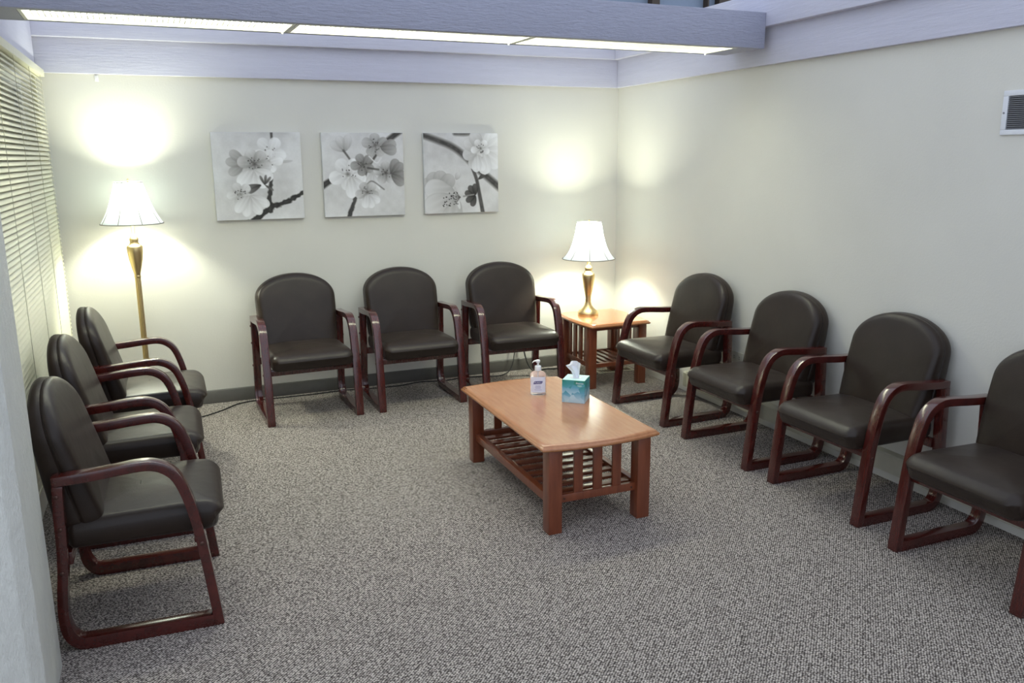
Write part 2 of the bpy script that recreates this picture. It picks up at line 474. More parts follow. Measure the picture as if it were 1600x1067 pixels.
def cushion_rings(outline, levels):
    """outline: closed list of 2d points; levels: (inset, f) pairs; returns rings of (u, v, f)"""
    n = len(outline); c = np.array(outline); out = []
    cen = c.mean(0)
    tang = np.roll(c, -1, 0) - np.roll(c, 1, 0)
    nor = np.stack([tang[:, 1], -tang[:, 0]], 1); nor /= np.linalg.norm(nor, axis=1)[:, None]
    if ((c - cen) * nor).sum() < 0: nor = -nor
    for inset, f in levels:
        if inset >= 0: q = c - nor * inset
        else: q = cen + (c - cen) * (-inset)
        out.append([(p[0], p[1], f) for p in q])
    return out

def make_chair():
    t = thing('guest_chair', 'x', 'chair')
    for s in (-1, 1):
        x1 = s * CW / 2; x0 = x1 - s * CT
        a = flatten_low(strip(arm_c, [0.034] * len(arm_c), min(x0, x1), max(x0, x1))).build('armrest', M_mahog, t, 0.0035, 2, ang=55)
        l = flatten_low(strip(leg_c, [leg_th(i) for i in range(len(leg_c))], min(x0, x1) + .001, max(x0, x1) - .001)).build('rear_leg', M_mahog, t, 0.0035, 2, ang=55)
        for (y, z), par in (((-.203, .565), l), ((-.203, .45), l), ((-.214, .294), l), ((.231, .326), a)):
            pr = [(y + 0.007 * math.cos(q), z + 0.007 * math.sin(q)) for q in [2 * PI * k / 12 for k in range(12)]]
            lo, hi = sorted((x1 - s * 0.002, x1 + s * 0.0035))
            MB().prism(pr, lo, hi, axis=0).build('screw', M_screw, par, 0.0012, 1)
    ix = CW / 2 - CT + 0.002
    MB().box(-ix, ix, 0.205, 0.228, 0.312, 0.352).build('front_rail', M_mahog, t, 0.003)
    MB().box(-ix, ix, -0.205, -0.185, 0.30, 0.345).build('rear_rail', M_mahog, t, 0.003)
    # seat: rounded rectangle outline, waterfall front
    out = []
    hx, y0, y1 = 0.2565, -0.20, 0.315
    def corner(cx, cy, r, a0, k=8):
        for j in range(k + 1):
            a = a0 + (PI / 2) * j / k
            out.append((cx + r * math.cos(a), cy + r * math.sin(a)))
    def edge(p, q, k=10):
        for j in range(1, k): out.append((p[0] + (q[0] - p[0]) * j / k, p[1] + (q[1] - p[1]) * j / k))
    rf, rb = 0.055, 0.03
    corner(hx - rf, y1 - rf, rf, 0); edge((hx - rf, y1), (-hx + rf, y1)); corner(-hx + rf, y1 - rf, rf, PI / 2)
    edge((-hx, y1 - rf), (-hx, y0 + rb)); corner(-hx + rb, y0 + rb, rb, PI); edge((-hx + rb, y0), (hx - rb, y0)); corner(hx - rb, y0 + rb, rb, 1.5 * PI); edge((hx, y0 + rb), (hx, y1 - rf))
    zb, zt = 0.347, 0.455
    lev = [(0.03, zb), (0.012, zb + 0.004), (0.003, zb + 0.018), (0.0, zb + 0.045)]
    for k in range(1, 9):
        a = PI / 2 * k / 8
        lev.append((0.042 * (1 - math.cos(a)), zt - 0.048 + 0.048 * math.sin(a)))
    rr = cushion_rings(out, lev)
    last = np.array([(p[0], p[1]) for p in rr[-1]]); cen = last.mean(0)
    for f in (0.9, 0.78, 0.62, 0.44, 0.26, 0.1):
        q = cen + (last - cen) * f
        rr.append([(p[0], p[1], zt + 0.016 * (1 - f * f)) for p in q])
    def shape(p):
        x, y, z = p
        z += 0.022 * (y - 0.05) if z > 0.40 else 0       # slight rise to the front
        fr = max(0.0, (y - 0.20) / 0.115)
        if z > 0.38: z -= 0.030 * fr ** 2.2 * (z - 0.38) / 0.09   # waterfall
        if z < 0.39: y -= 0.02 * fr
        return (x, y, z)
    rr = [[shape(p) for p in r] for r in rr]
    MB().rings(rr).build('seat', M_black, t, ang=80)
    # backrest: arched outline in (x, z)
    out = []
    zb, zs, ztp, hw = 0.40, 0.735, 0.893, 0.2615
    for k in range(33):
        a = PI * k / 32
        ca, sa = math.cos(a), math.sin(a); e = 2 / 2.05
        out.append((hw * math.copysign(abs(ca) ** e, ca), zs + (ztp - zs) * abs(sa) ** e))
    rc = 0.06; hb = hw - 0.012
    for j in range(1, 14):
        f = j / 14; out.append((-hw + 0.012 * f * f, zs + (zb + rc - zs) * f))
    for k in range(9):
        a = PI + PI / 2 * k / 8; out.append((-hb + rc + rc * math.cos(a), zb + rc + rc * math.sin(a)))
    for j in range(1, 12):
        f = j / 12; out.append((-(hb - rc) + 2 * (hb - rc) * f, zb))
    for k in range(9):
        a = 1.5 * PI + PI / 2 * k / 8; out.append((hb - rc + rc * math.cos(a), zb + rc + rc * math.sin(a)))
    for j in range(13, 0, -1):
        f = j / 14; out.append((hw - 0.012 * f * f, zs + (zb + rc - zs) * f))
    yr = lambda z: -0.222 - (z - 0.37) * 0.12
    yf = lambda z: -0.082 - (z - 0.44) * 0.285
    lev = [(0.030, 0.0), (0.014, 0.012), (0.005, 0.07), (0.0, 0.2), (0.0, 0.42), (0.001, 0.52), (0.0055, 0.545), (0.0055, 0.565), (0.001, 0.59), (0.0, 0.64), (0.001, 0.72), (0.004, 0.80), (0.010, 0.88), (0.019, 0.945), (0.030, 0.985), (0.042, 1.0)]
    rr = cushion_rings(out, lev)
    last = np.array([(p[0], p[1]) for p in rr[-1]]); cen = np.array([0, 0.645])
    for f in (0.92, 0.8, 0.64, 0.46, 0.26, 0.1):
        q = cen + (last - cen) * f
        rr.append([(p[0], p[1], 1.0 + 0.09 * (1 - f * f)) for p in q])
    def bk(p):
        x, z, f = p
        a, b = yr(z), yf(z)
        g = min(1.0, max(0.0, (f - 0.6) / 0.25))
        return (x, a + (b - a) * f + 0.010 * (x / 0.26) ** 2 * g, z)
    rr = [[bk(p) for p in r] for r in rr]
    MB().rings(rr).build('backrest', M_black, t, ang=80)
    return t

def place(o, x, y, heading, label, group):
    o.location = (x, y, 0.0)
    o.rotation_euler = (0, 0, heading - PI / 2)     # local +y is the way the chair faces
    o['label'] = label; o['group'] = group

proto = make_chair()
A = 'black guest chair with mahogany arms '
chairs = [
    (-2.5692, -.4259, -1.5262, A + 'under the canvases, nearest the floor lamp', 'chairs along the back wall'),
    (-1.8445, -.4164, -1.5521, A + 'under the canvases, middle of the three', 'chairs along the back wall'),
    (-1.1013, -.4488, -1.5912, A + 'against back wall, left of the end table', 'chairs along the back wall'),
    (-.3352, -1.3967, 3.1835, A + 'on right wall, closest to the end table', 'chairs along the right wall'),
    (-.3238, -2.2145, 3.1473, A + 'on right wall, second from the end table', 'chairs along the right wall'),
    (-.3060, -2.9799, 3.1562, A + 'on right wall, third from the end table', 'chairs along the right wall'),
    (-.3329, -3.7994, 3.1445, A + 'cut off by the right edge of the picture', 'chairs along the right wall'),
    (-3.5527, -2.6850, -0.0321, A + 'beside the white post, nearest of the left row', 'chairs along the window'),
    (-3.5850, -1.8450, -0.01, A + 'in the middle of the left row by the blind', 'chairs along the window'),
    (-3.5350, -1.0900, 0.0, A + 'in front of the floor lamp', 'chairs along the window'),
]
for i, c in enumerate(chairs):
    place(proto if i == 0 else copy_tree(proto), *c)

# ------------------------------------------------------------------ tables
def bowed_top(hx, hy, bow, axis, z0, th, prof):
    """rounded-edge table top; bow bulges the two edges facing +-axis"""
    def outl(grow):
        pts = []
        def e(p, q, k, nx, ny, b):
            for j in range(k):
                f = j / k; w = b * (1 - (2 * f - 1) ** 2)
                pts.append((p[0] + (q[0] - p[0]) * f + nx * w, p[1] + (q[1] - p[1]) * f + ny * w))
        x, y = hx + grow, hy + grow
        bx, by = (bow, 0.0) if axis == 0 else (0.0, bow)
        e((-x, -y), (x, -y), 14, 0, -1, by); e((x, -y), (x, y), 14, 1, 0, bx); e((x, y), (-x, y), 14, 0, 1, by); e((-x, y), (-x, -y), 14, -1, 0, bx)
        return pts
    return MB().rings([[(p[0], p[1], z0 + th * f) for p in outl(g)] for g, f in prof])
edge_prof = [(-0.016, 0.0), (-0.006, 0.02), (0.0, 0.22), (0.0, 0.42), (-0.003, 0.58), (-0.008, 0.66), (-0.009, 0.74), (-0.012, 0.88), (-0.018, 0.97), (-0.026, 1.0), (-0.036, 1.0), (-0.05, 1.0)]

def cherry_box(t, name, x0, x1, y0, y1, z0, z1, bevel=0.003):
    return MB().box(x0, x1, y0, y1, z0, z1).build(name, M_cherry, t, bevel)

ct = thing('coffee_table', 'cherry wood coffee table with slatted shelf in the middle of the carpet', 'table', (-1.637, -2.282, 0))
TH = 0.4256
bowed_top(0.295, 0.540, 0.033, 1, TH - 0.030, 0.030, edge_prof).build('tabletop', M_cherry_top, ct, ang=60)
LX, LY, LS = 0.258, 0.527, 0.066
for sx in (-1, 1):
    for sy in (-1, 1):
        cherry_box(ct, 'leg', *sorted((sx * LX, sx * (LX - LS))), *sorted((sy * LY, sy * (LY - LS))), 0.0, TH - 0.0305, 0.004)
ZR0, ZR1 = 0.135, 0.172
for sy in (-1, 1):
    ya, yb = sorted((sy * (LY - 0.022), sy * (LY - 0.046)))
    cherry_box(ct, 'end_rail', -LX + LS - .001, LX - LS + .001, ya, yb, ZR0, ZR1)
    cherry_box(ct, 'apron', -LX + LS - .001, LX - LS + .001, ya, yb, TH - 0.052, TH - 0.031)
    for k in (-1, 0, 1):
        cherry_box(ct, 'upright_slat', k * 0.098 - 0.022, k * 0.098 + 0.022, ya + 0.005, yb - 0.005, ZR1 - 0.002, TH - 0.051, 0.002)
for sx in (-1, 1):
    xa, xb = sorted((sx * (LX - 0.018), sx * (LX - 0.05)))
    cherry_box(ct, 'side_rail', xa, xb, -LY + LS - .001, LY - LS + .001, ZR0 - 0.01, ZR1 - 0.006)
ns = 11
for k in range(ns):
    y = -0.415 + 0.83 * k / (ns - 1)
    cherry_box(ct, 'shelf_slat', -LX + 0.051, LX - 0.051, y - 0.021, y + 0.021, ZR1 - 0.028, ZR1 - 0.014, 0.002)
for sx in (-1, 1):
    for z in (ZR0 + 0.018,):
        MB().prism([(sx * (LX - 0.050 - LS + 0.03) + 0.005 * math.cos(a), z + 0.005 * math.sin(a)) for a in [2 * PI * k / 10 for k in range(10)]], -LY + 0.0195, -LY + 0.0215, axis=1).build('bolt', M_screw, ct)

et = thing('end_table', 'square cherry wood end table in the corner under the table lamp', 'table', (-0.385, -0.509, 0))
EH = 0.481
bowed_top(0.240, 0.285, 0.022, 0, EH - 0.028, 0.028, edge_prof).build('tabletop', M_cherry_top, et, ang=60)
EX, EY, ES = 0.236, 0.240, 0.062
for sx in (-1, 1):
    for sy in (-1, 1):
        cherry_box(et, 'leg', *sorted((sx * EX, sx * (EX - ES))), *sorted((sy * EY, sy * (EY - ES))), 0.0, EH - 0.0285, 0.004)
ER0, ER1 = 0.150, 0.185
for sx in (-1, 1):
    xa, xb = sorted((sx * (EX - 0.02), sx * (EX - 0.042)))
    cherry_box(et, 'side_rail', xa, xb, -EY + ES - .001, EY - ES + .001, ER0, ER1)
    cherry_box(et, 'apron', xa, xb, -EY + ES - .001, EY - ES + .001, EH - 0.05, EH - 0.029)
    for k in range(4):
        y = -0.131 + 0.0875 * k
        cherry_box(et, 'upright_slat', xa + 0.005, xb - 0.005, y - 0.026, y + 0.026, ER1 - 0.002, EH - 0.049, 0.002)
for sy in (-1, 1):
    ya, yb = sorted((sy * (EY - 0.018), sy * (EY - 0.046)))
    cherry_box(et, 'end_rail', -EX + ES - .001, EX - ES + .001, ya, yb, ER0, ER1 - 0.006)
    cherry_box(et, 'apron', -EX + ES - .001, EX - ES + .001, ya, yb, EH - 0.058, EH - 0.029)
for k in range(6):
    x = -0.150 + 0.06 * k
    cherry_box(et, 'shelf_slat', x - 0.017, x + 0.017, -EY + 0.047, EY - 0.047, ER1 - 0.026, ER1 - 0.012, 0.002)

# ------------------------------------------------------------------ lamps
def lamp_shade(t, rt, rb, z0, z1, prof):
    """bell shade of eight gently scalloped panels; prof: (radius fraction, height fraction) from the bottom"""
    n = 64; mb = MB(); rings = []
    pf = catmull(prof, 5)
    for r, h in pf:
        ring = []
        for k in range(n):
            a = 2 * PI * k / n + 0.35
            sc = 1 - 0.020 * abs(math.cos(4 * (a - 0.35))) ** 6
            rr = rb * r * sc
            ring.append((rr * math.cos(a), rr * math.sin(a), z0 + (z1 - z0) * h))
        rings.append(ring)
    mb.rings(rings, cap0=False, cap1=False)
    sh = mb.build('lamp_shade', M_shade, t)
    for q in range(8):
        a = 2 * PI * q / 8 + 0.35
        MB().tube([(rb * r * 0.985 * math.cos(a), rb * r * 0.985 * math.sin(a), z0 + (z1 - z0) * h) for r, h in pf], 0.0022, 6).build('seam', M_seam, sh)
    for r, h in (pf[0], pf[-1]):
        pts = [(rb * r * math.cos(2 * PI * k / 48), rb * r * math.sin(2 * PI * k / 48), z0 + (z1 - z0) * h) for k in range(49)]
        MB().tube(pts, 0.0032, 6).build('rim', M_seam, sh)
    # spider and finial
    sp = MB(); rtop = rb * pf[-1][0]
    for q in range(3):
        a = 2 * PI * q / 3
        sp.tube([(0, 0, z1 - 0.006), (rtop * math.cos(a), rtop * math.sin(a), z1 - 0.001)], 0.002, 6)
    sp.build('spider', M_brass, t)
    MB().lathe([(0.003, z1 - 0.008), (0.007, z1 - 0.002), (0.008, z1 + 0.004), (0.004, z1 + 0.009), (0.006, z1 + 0.015), (0.002, z1 + 0.022)], 16).build('finial', M_brass, t)
    # harp
    zh = z0 + 0.02
    for s in (-1, 1):
        MB().tube([tuple(p) for p in catmull([(s * 0.015, 0, zh), (s * 0.05, 0, zh + 0.07), (s * 0.05, 0, z1 - 0.09), (s * 0.012, 0, z1 - 0.012), (0, 0, z1 - 0.008)], 5)], 0.0016, 6).build('harp', M_brass, t)
    return sh
def bulb(t, name, z, watts):
    MB().lathe([(0.012, z - 0.055), (0.013, z - 0.03), (0.026, z), (0.028, z + 0.014), (0.02, z + 0.034), (0.004, z + 0.042)], 16).build('bulb', emit_mat('lit_bulb_' + name, LAMP_COL, 30), t)
    ld = bpy.data.lights.new(name, 'POINT'); ld.energy = watts; ld.color = LAMP_COL; ld.shadow_soft_size = 0.045
    lo = bpy.data.objects.new(name, ld); COL.objects.link(lo); lo.location = (0, 0, z + 0.10); lo.parent = t
bell = [(1.0, 0.0), (0.86, 0.14), (0.70, 0.34), (0.575, 0.62), (0.485, 1.0)]

fl = thing('floor_lamp', 'tall brass floor lamp with white bell shade in the back left corner', 'lamp', (-3.537, -0.25, 0))
z = lambda y: 1.265 - (y - 450) * 0.00081
MB().lathe([(0.145, 0.0), (0.147, 0.010), (0.138, 0.020), (0.10, 0.030), (0.055, 0.042), (0.030, 0.065), (0.022, 0.09), (0.020, 0.10)], 40).build('base', M_brass, fl)
# fluted pole
rings = []
for zz in (0.0995, 0.93):
    rings.append([((0.0155 + 0.0014 * math.cos(10 * a)) * math.cos(a), (0.0155 + 0.0014 * math.cos(10 * a)) * math.sin(a), zz) for a in [2 * PI * k / 80 for k in range(80)]])
MB().rings(rings).build('pole', M_brass, fl)
MB().lathe([(0.016, z(866)), (0.0195, z(858)), (0.0205, z(852)), (0.0175, z(846)), (0.018, z(840)), (0.029, z(785)), (0.040, z(725)), (0.0465, z(665)), (0.0475, z(630)), (0.044, z(618)), (0.034, z(612)), (0.031, z(606)), (0.024, z(592)), (0.027, z(580)), (0.027, z(566)), (0.024, z(558)), (0.015, z(535)), (0.0115, z(528)), (0.0105, z(440))], 36).build('vase_body', M_brass, fl)
lamp_shade(fl, 0.078, 0.180, 1.265, 1.515, [(1.0, 0.0), (0.88, 0.14), (0.74, 0.34), (0.60, 0.62), (0.44, 1.0)])
bulb(fl, 'floor_lamp_light', 1.335, LAMP_FLOOR_W)

tl = thing('table_lamp', 'brass table lamp with white bell shade standing on the end table', 'lamp', (-0.452, -0.40, EH))
z = lambda y: (1015 - y) * 0.00078
MB().lathe([(0.077, 0.0), (0.078, z(1000)), (0.075, z(985)), (0.060, z(968)), (0.042, z(948)), (0.028, z(920)), (0.022, z(890)), (0.0205, z(877)), (0.0225, z(868)), (0.0195, z(858)), (0.028, z(800)), (0.037, z(740)), (0.0455, z(670)), (0.0475, z(632)), (0.045, z(616)), (0.035, z(609)), (0.032, z(602)), (0.025, z(588)), (0.028, z(576)), (0.029, z(562)), (0.025, z(552)), (0.016, z(536)), (0.013, z(526)), (0.012, z(480))], 40).build('vase_body', M_brass, tl)
lamp_shade(tl, 0.094, 0.196, z(470), z(130), [(1.0, 0.0), (0.83, 0.15), (0.69, 0.34), (0.56, 0.65), (0.475, 1.0)])
bulb(tl, 'table_lamp_light', z(385), LAMP_TABLE_W)
MB().tube([tuple(p) for p in catmull([(0.03, 0.070, 0.006), (0.06, 0.075, 0.016), (0.085, 0.07, 0.010), (0.09, 0.085, 0.004), (0.07, 0.15, 0.003), (0.02, 0.19, 0.003)], 5)], 0.003, 6).build('cord', M_brass, tl)

# ------------------------------------------------------------------ cords on the carpet
def cord(name, label, pts, r=0.004):
    o = MB().tube([tuple(p) for p in catmull(pts, 6)], r, 8).build(name, M_cord)
    return tag(o, label, 'cord', 'cords along the back wall')
cord('power_cord', 'thin black cord snaking over the carpet along the back baseboard',
     [(-3.42, -0.36, .005), (-3.25, -0.33, .005), (-3.10, -0.22, .005), (-2.98, -0.10, .005), (-2.80, -0.07, .005), (-2.5, -0.075, .005), (-2.25, -0.06, .005), (-2.05, -0.09, .005), (-1.85, -0.10, .005), (-1.68, -0.06, .005), (-1.50, -0.10, .005), (-1.35, -0.07, .005), (-1.2, -0.10, .005), (-1.05, -0.13, .006), (-.96, -.10, .05), (-.91, -.05, .16), (-.89, -.025, .28), (-.885, -.02, .37)])
cord('lamp_cord', 'doubled black cord hanging behind the chair next to the end table',
     [(-.85, -.02, .37), (-.84, -.03, .28), (-.83, -.04, .18), (-.815, -.06, .09), (-.79, -.10, .02), (-.74, -.12, .006), (-.66, -.09, .006), (-.58, -.11, .006), (-.50, -.09, .006)], 0.006)

# ------------------------------------------------------------------ canvases with printed blossoms
NR = 190
def paint(which):
    yy, xx = np.mgrid[0:NR, 0:NR]
    U = (xx + 0.5) / NR; V = (yy + 0.5) / NR
    g = np.zeros((NR, NR))
    def smooth_noise(sc, seed):
        r = np.random.default_rng(seed).random((sc + 2, sc + 2))
        a, b = U * sc, V * sc; i, j = a.astype(int), b.astype(int); fa, fb = a - i, b - j
        fa = fa * fa * (3 - 2 * fa); fb = fb * fb * (3 - 2 * fb)
        return (r[j, i] * (1 - fa) + r[j, i + 1] * fa) * (1 - fb) + (r[j + 1, i] * (1 - fa) + r[j + 1, i + 1] * fa) * fb
    tone = 0.82 + 0.10 * (smooth_noise(4, which) - 0.5) + 0.05 * (smooth_noise(14, which + 9) - 0.5) + 0.02 * (smooth_noise(60, which + 5) - .5)
    def blend(alpha, val):
        nonlocal tone
        tone = tone * (1 - alpha) + val * alpha
    def branch(pts, w0, w1, val=0.16, soft=0.008, rough=0.0):
        P = catmull(pts, 8); best = np.full((NR, NR), 9.0); wd = np.zeros((NR, NR))
        for i in range(len(P) - 1):
            p, q = P[i], P[i + 1]; d = q - p; L = d @ d + 1e-9
            t = np.clip(((U - p[0]) * d[0] + (V - p[1]) * d[1]) / L, 0, 1)
            dist = np.hypot(U - p[0] - t * d[0], V - p[1] - t * d[1])
            w = w0 + (w1 - w0) * (i + t) / (len(P) - 1)
            m_ = dist - w < best; best = np.where(m_, dist - w, best); wd = np.where(m_, w, wd)
        if rough: best = best + rough * (smooth_noise(38, 3) - 0.5)
        a = np.clip(0.5 - best / (2 * soft), 0, 1)
        blend(a, val + 0.10 * np.clip(1 + best / (wd + 1e-6), 0, 1) * 0 + 0.12 * np.clip(-best / (wd + 1e-6), 0, 1) * smooth_noise(30, 8))
    def petal(c, ang, L, wd, base, tip, soft=0.012, al=0.93):
        dx, dy = U - c[0], V - c[1]
        s = (dx * math.cos(ang) + dy * math.sin(ang)) / L; tt = (-dx * math.sin(ang) + dy * math.cos(ang)) / wd
        prof = np.sqrt(np.clip(s, 0, 1)) * np.sqrt(np.clip(1.0 - s, 0, 1)) * 1.25 * (0.6 + 0.55 * np.clip(s, 0, 1))
        dd = (prof - np.abs(tt)) * wd
        a = np.clip(dd / soft + 0.3, 0, 1) * (s > 0) * (s < 1)
        val = base + (tip - base) * np.clip(s, 0, 1) ** 0.8 - 0.07 * np.abs(np.sin(tt * 9 + s * 3)) * (1 - s) - 0.10 * np.exp(-np.maximum(dd, 0) / 0.010)
        blend(a * al, val)
    def flower(c, r, tip=0.93, base=0.62, n=5, rot_=0.0, sq=0.85, sang=0.0, core=0.3, sta=12, al=0.93):
        for k in range(n):
            a = rot_ + 2 * PI * k / n
            f = 1 - (1 - sq) * abs(math.sin(a - sang))
            petal(c, a, r * f, r * 0.62, base, tip - 0.05 * (k % 2), al=al)
        rg = np.random.default_rng(int(c[0] * 1000 + c[1] * 77))
        d = np.hypot(U - c[0], V - c[1]); blend(np.clip(1 - d / (r * 0.16), 0, 1) * 0.7, core)
        for k in range(sta):
            a = rg.random() * 2 * PI; L = r * (0.18 + 0.26 * rg.random())
            e = (c[0] + L * math.cos(a), c[1] + L * math.sin(a))
            d = np.hypot(U - e[0], V - e[1]); blend(np.clip(1.6 - d / 0.006, 0, 1) * 0.8, 0.18)
    if which == 0:
        branch([(.37, 1.03), (.50, .95), (.62, .86), (.80, .80), (1.03, .68)], .033, .024, .13, rough=.02)
        branch([(.60, .89), (.605, .76), (.62, .64), (.645, .47)], .032, .016, .15, rough=.02)
        branch([(.672, -.02), (.672, .07)], .014, .012, .2)
        petal((.66, .35), -.1, .24, .03, .55, .72, al=.5)
        flower((.64, .22), .20, .97, .86, 5, .3, .9, core=.6, al=.85)
        flower((.62, .33), .17, .98, .85, 5, 1.2, .8, core=.5, sta=8, al=.9)
        for a in (2.6, 3.3, 3.9): petal((.36, .36), a, .22, .10, .45, .74)
        flower((.46, .36), .20, .86, .50, 6, -1.9, .85, core=.25, sta=16)
        for a in (.4, 1.0, 1.8, 2.4): petal((.44, .43), a, .24, .13, .80, .97)
        for a in (3.0, 2.6): petal((.52, .60), a, .18, .05, .2, .45)
        for a in (-1.4, -.9, -2.0, .6): petal((.56, .60), a, .12, .03, .18, .5)
        flower((.28, .70), .16, .90, .70, 5, .5, .85, core=.45, sta=14)
        for a in (.5, 1.1, 1.8, 2.3): petal((.38, .72), a, .25, .11, .78, .95)
    elif which == 1:
        branch([(-.03, .64), (.08, .57), (.20, .52)], .036, .028, .17, .012)
        branch([(.28, 1.03), (.34, .88), (.38, .78)], .026, .020, .2, rough=.012)
        branch([(.40, .74), (.47, .60), (.55, .42), (.66, .26)], .018, .014, .25)
        branch([(.72, .16), (.84, .07), (.98, -.03)], .030, .034, .20, .014)
        for a in (-2.6, -2.0, -1.3): petal((.28, .22), a, .20, .10, .60, .84, al=.7)
        branch([(.26, .21), (.31, .28), (.35, .34)], .012, .010, .3)
        flower((.30, .49), .25, .97, .82, 5, .35, .8, core=.25, sta=16)
        for a in (.9, 1.6): petal((.34, .52), a, .26, .13, .8, .96)
        flower((.65, .15), .18, .76, .55, 5, -1.6, .8, core=.3, sta=16)
        for a in (-.3, .2): petal((.72, .18), a, .2, .12, .45, .68)
        flower((.49, .38), .16, .66, .42, 5, -2.0, .85, core=.3, sta=8)
        for a in (.3, 1.2, 2.0): petal((.60, .46), a, .24, .05, .75, .95)
        flower((.77, .48), .17, .86, .45, 5, .9, .8, core=.2, sta=8)
        for a in (-1.2, -.7, 0.1, .7): petal((.84, .50), a, .20, .11, .38, .62)
        branch([(.52, .62), (.60, .58), (.74, .68)], .006, .006, .35)
        branch([(.55, .42), (.68, .44)], .012, .010, .28)
        branch([(.57, .28), (.66, .36), (.72, .30)], .008, .007, .85)
        flower((.53, .71), .16, .84, .55, 5, 2.9, .8, core=.28, sta=10)
        for a in (.6, 1.3, 1.9): petal((.54, .74), a, .17, .10, .8, .95)
    else:
        branch([(-.03, .02), (.18, .09), (.38, .17), (.55, .29), (.70, .43), (.86, .56), (1.03, .70)], .032, .042, .22, .022)
        branch([(.42, .0), (.55, .01), (.66, .0)], .03, .02, .35, .016)
        petal((.72, .58), -.6, .13, .05, .2, .35)
        branch([(.64, .42), (.70, .58), (.735, .76), (.785, 1.03)], .020, .026, .26)
        for a in (-1.0, -.4, .2, .8, 1.5): petal((.80, .22), a, .30, .17, .80, .96)
        for a in (2.2, 2.9, 3.6, 4.2): petal((.78, .22), a, .27, .15, .58, .86)
        flower((.76, .19), .14, .97, .70, 5, .4, .85, core=.2, sta=12)
        for a in (1.2, 1.7): petal((.72, .27), a, .22, .12, .8, .96)
        for a in (-2.6, -2.0, -1.5, -.9): petal((.20, .74), a, .28, .17, .55, .74)
        petal((.40, .74), 3.3, .40, .24, .70, .86)
        for a in (2.4, 2.9, 1.9): petal((.44, .82), a, .46, .26, .68, .84)
        petal((.40, .66), 1.35, .30, .05, .8, .9); petal((.42, .58), -1.1, .10, .07, .7, .85)
        rg = np.random.default_rng(5)
        for k in range(34):
            e = (.24 + .22 * rg.random(), .74 + .17 * rg.random())
            d = np.hypot(U - e[0], V - e[1]); blend(np.clip(1.8 - d / 0.006, 0, 1) * .9, .15)
        for k in range(7):
            branch([(.47, .80), (.40 + .02 * rg.random(), .73 + .025 * k)], .004, .003, .3)
        for a in (1.9, 2.6, 3.4, 4.1, 4.7): petal((.68, .78), a, .15, .075, .18, .33)
        branch([(.52, .79), (.66, .77)], .009, .008, .5)
    tone = np.clip(tone, 0.05, 1)
    return tone

cmat, nt, b = newmat('printed_canvas')
va = N(nt, 'ShaderNodeVertexColor'); va.layer_name = 'print'
nt.links.new(va.outputs['Color'], b.inputs['Base Color']); b.inputs['Roughness'].default_value = 0.7
vv = coords(nt); bump(nt, b, noise(nt, vv, 500, 1), 0.1, 0.001)
M_canvas_edge = plain('canvas_edge', (0.62, 0.62, 0.60, 1), 0.8)
AS, AZ, AD = 0.5727, 1.2481, 0.032
art_labels = ['square canvas of pale blossoms on a forked branch, nearest the floor lamp',
              'square canvas of a dense blossom cluster, middle of the three',
              'square canvas of blossoms beside a thick diagonal branch, nearest the table lamp']
for i, x0 in enumerate((-3.0291, -2.3185, -1.5982)):
    t = thing('canvas_print', art_labels[i], 'wall art', (x0, 0, AZ), 0, 'blossom canvases on the back wall')
    MB().box(0, AS, -AD, -0.0006, 0, AS).build('stretcher', M_canvas_edge, t, 0.003)
    tone = paint(i)
    me = bpy.data.meshes.new('picture')
    g = np.linspace(0.0015, AS - 0.0015, NR)
    vx, vz = np.meshgrid(g, g[::-1])
    co = np.stack([vx.ravel(), np.full(NR * NR, -AD - 0.0008), vz.ravel()], 1)
    idx = np.arange(NR * NR).reshape(NR, NR)
    q = np.stack([idx[:-1, :-1], idx[1:, :-1], idx[1:, 1:], idx[:-1, 1:]], -1).reshape(-1, 4)
    me.from_pydata(co.tolist(), [], q.tolist())
    ca = me.color_attributes.new('print', 'FLOAT_COLOR', 'POINT')
    tl_ = 0.97 * tone.ravel() ** 2.1
    warm = 1 - tone.ravel()
    rgba = np.stack([tl_ * (1.0 + 0.10 * warm), tl_ * (1.0 + 0.0 * warm), tl_ * (1.0 - 0.14 * warm), np.ones_like(tl_)], 1)
    ca.data.foreach_set('color', rgba.astype(np.float32).ravel())
    me.materials.append(cmat)
    obj('picture', me, cmat, t)

# ------------------------------------------------------------------ things on the coffee table
def text_mesh(txt, size, mat, parent, name, loc, italic=0.0, extrude=0.0002, rotx=PI / 2):
    cu = bpy.data.curves.new(name, 'FONT'); cu.body = txt; cu.size = size; cu.align_x = 'CENTER'; cu.align_y = 'CENTER'
    cu.extrude = extrude; cu.shear = italic; cu.resolution_u = 3
    tmp = bpy.data.objects.new(name, cu); COL.objects.link(tmp)
    bpy.context.view_layer.update()
    me = bpy.data.meshes.new_from_object(tmp.evaluated_get(bpy.context.evaluated_depsgraph_get()))
    bpy.data.objects.remove(tmp); bpy.data.curves.remove(cu)
    me.materials.clear(); me.materials.append(mat)
    me.name = name
    o = obj(name, me, mat, parent); o.location = loc; o.rotation_euler = (rotx, 0, 0)
    return o
tb_ang = math.atan2(-0.078, 0.092)
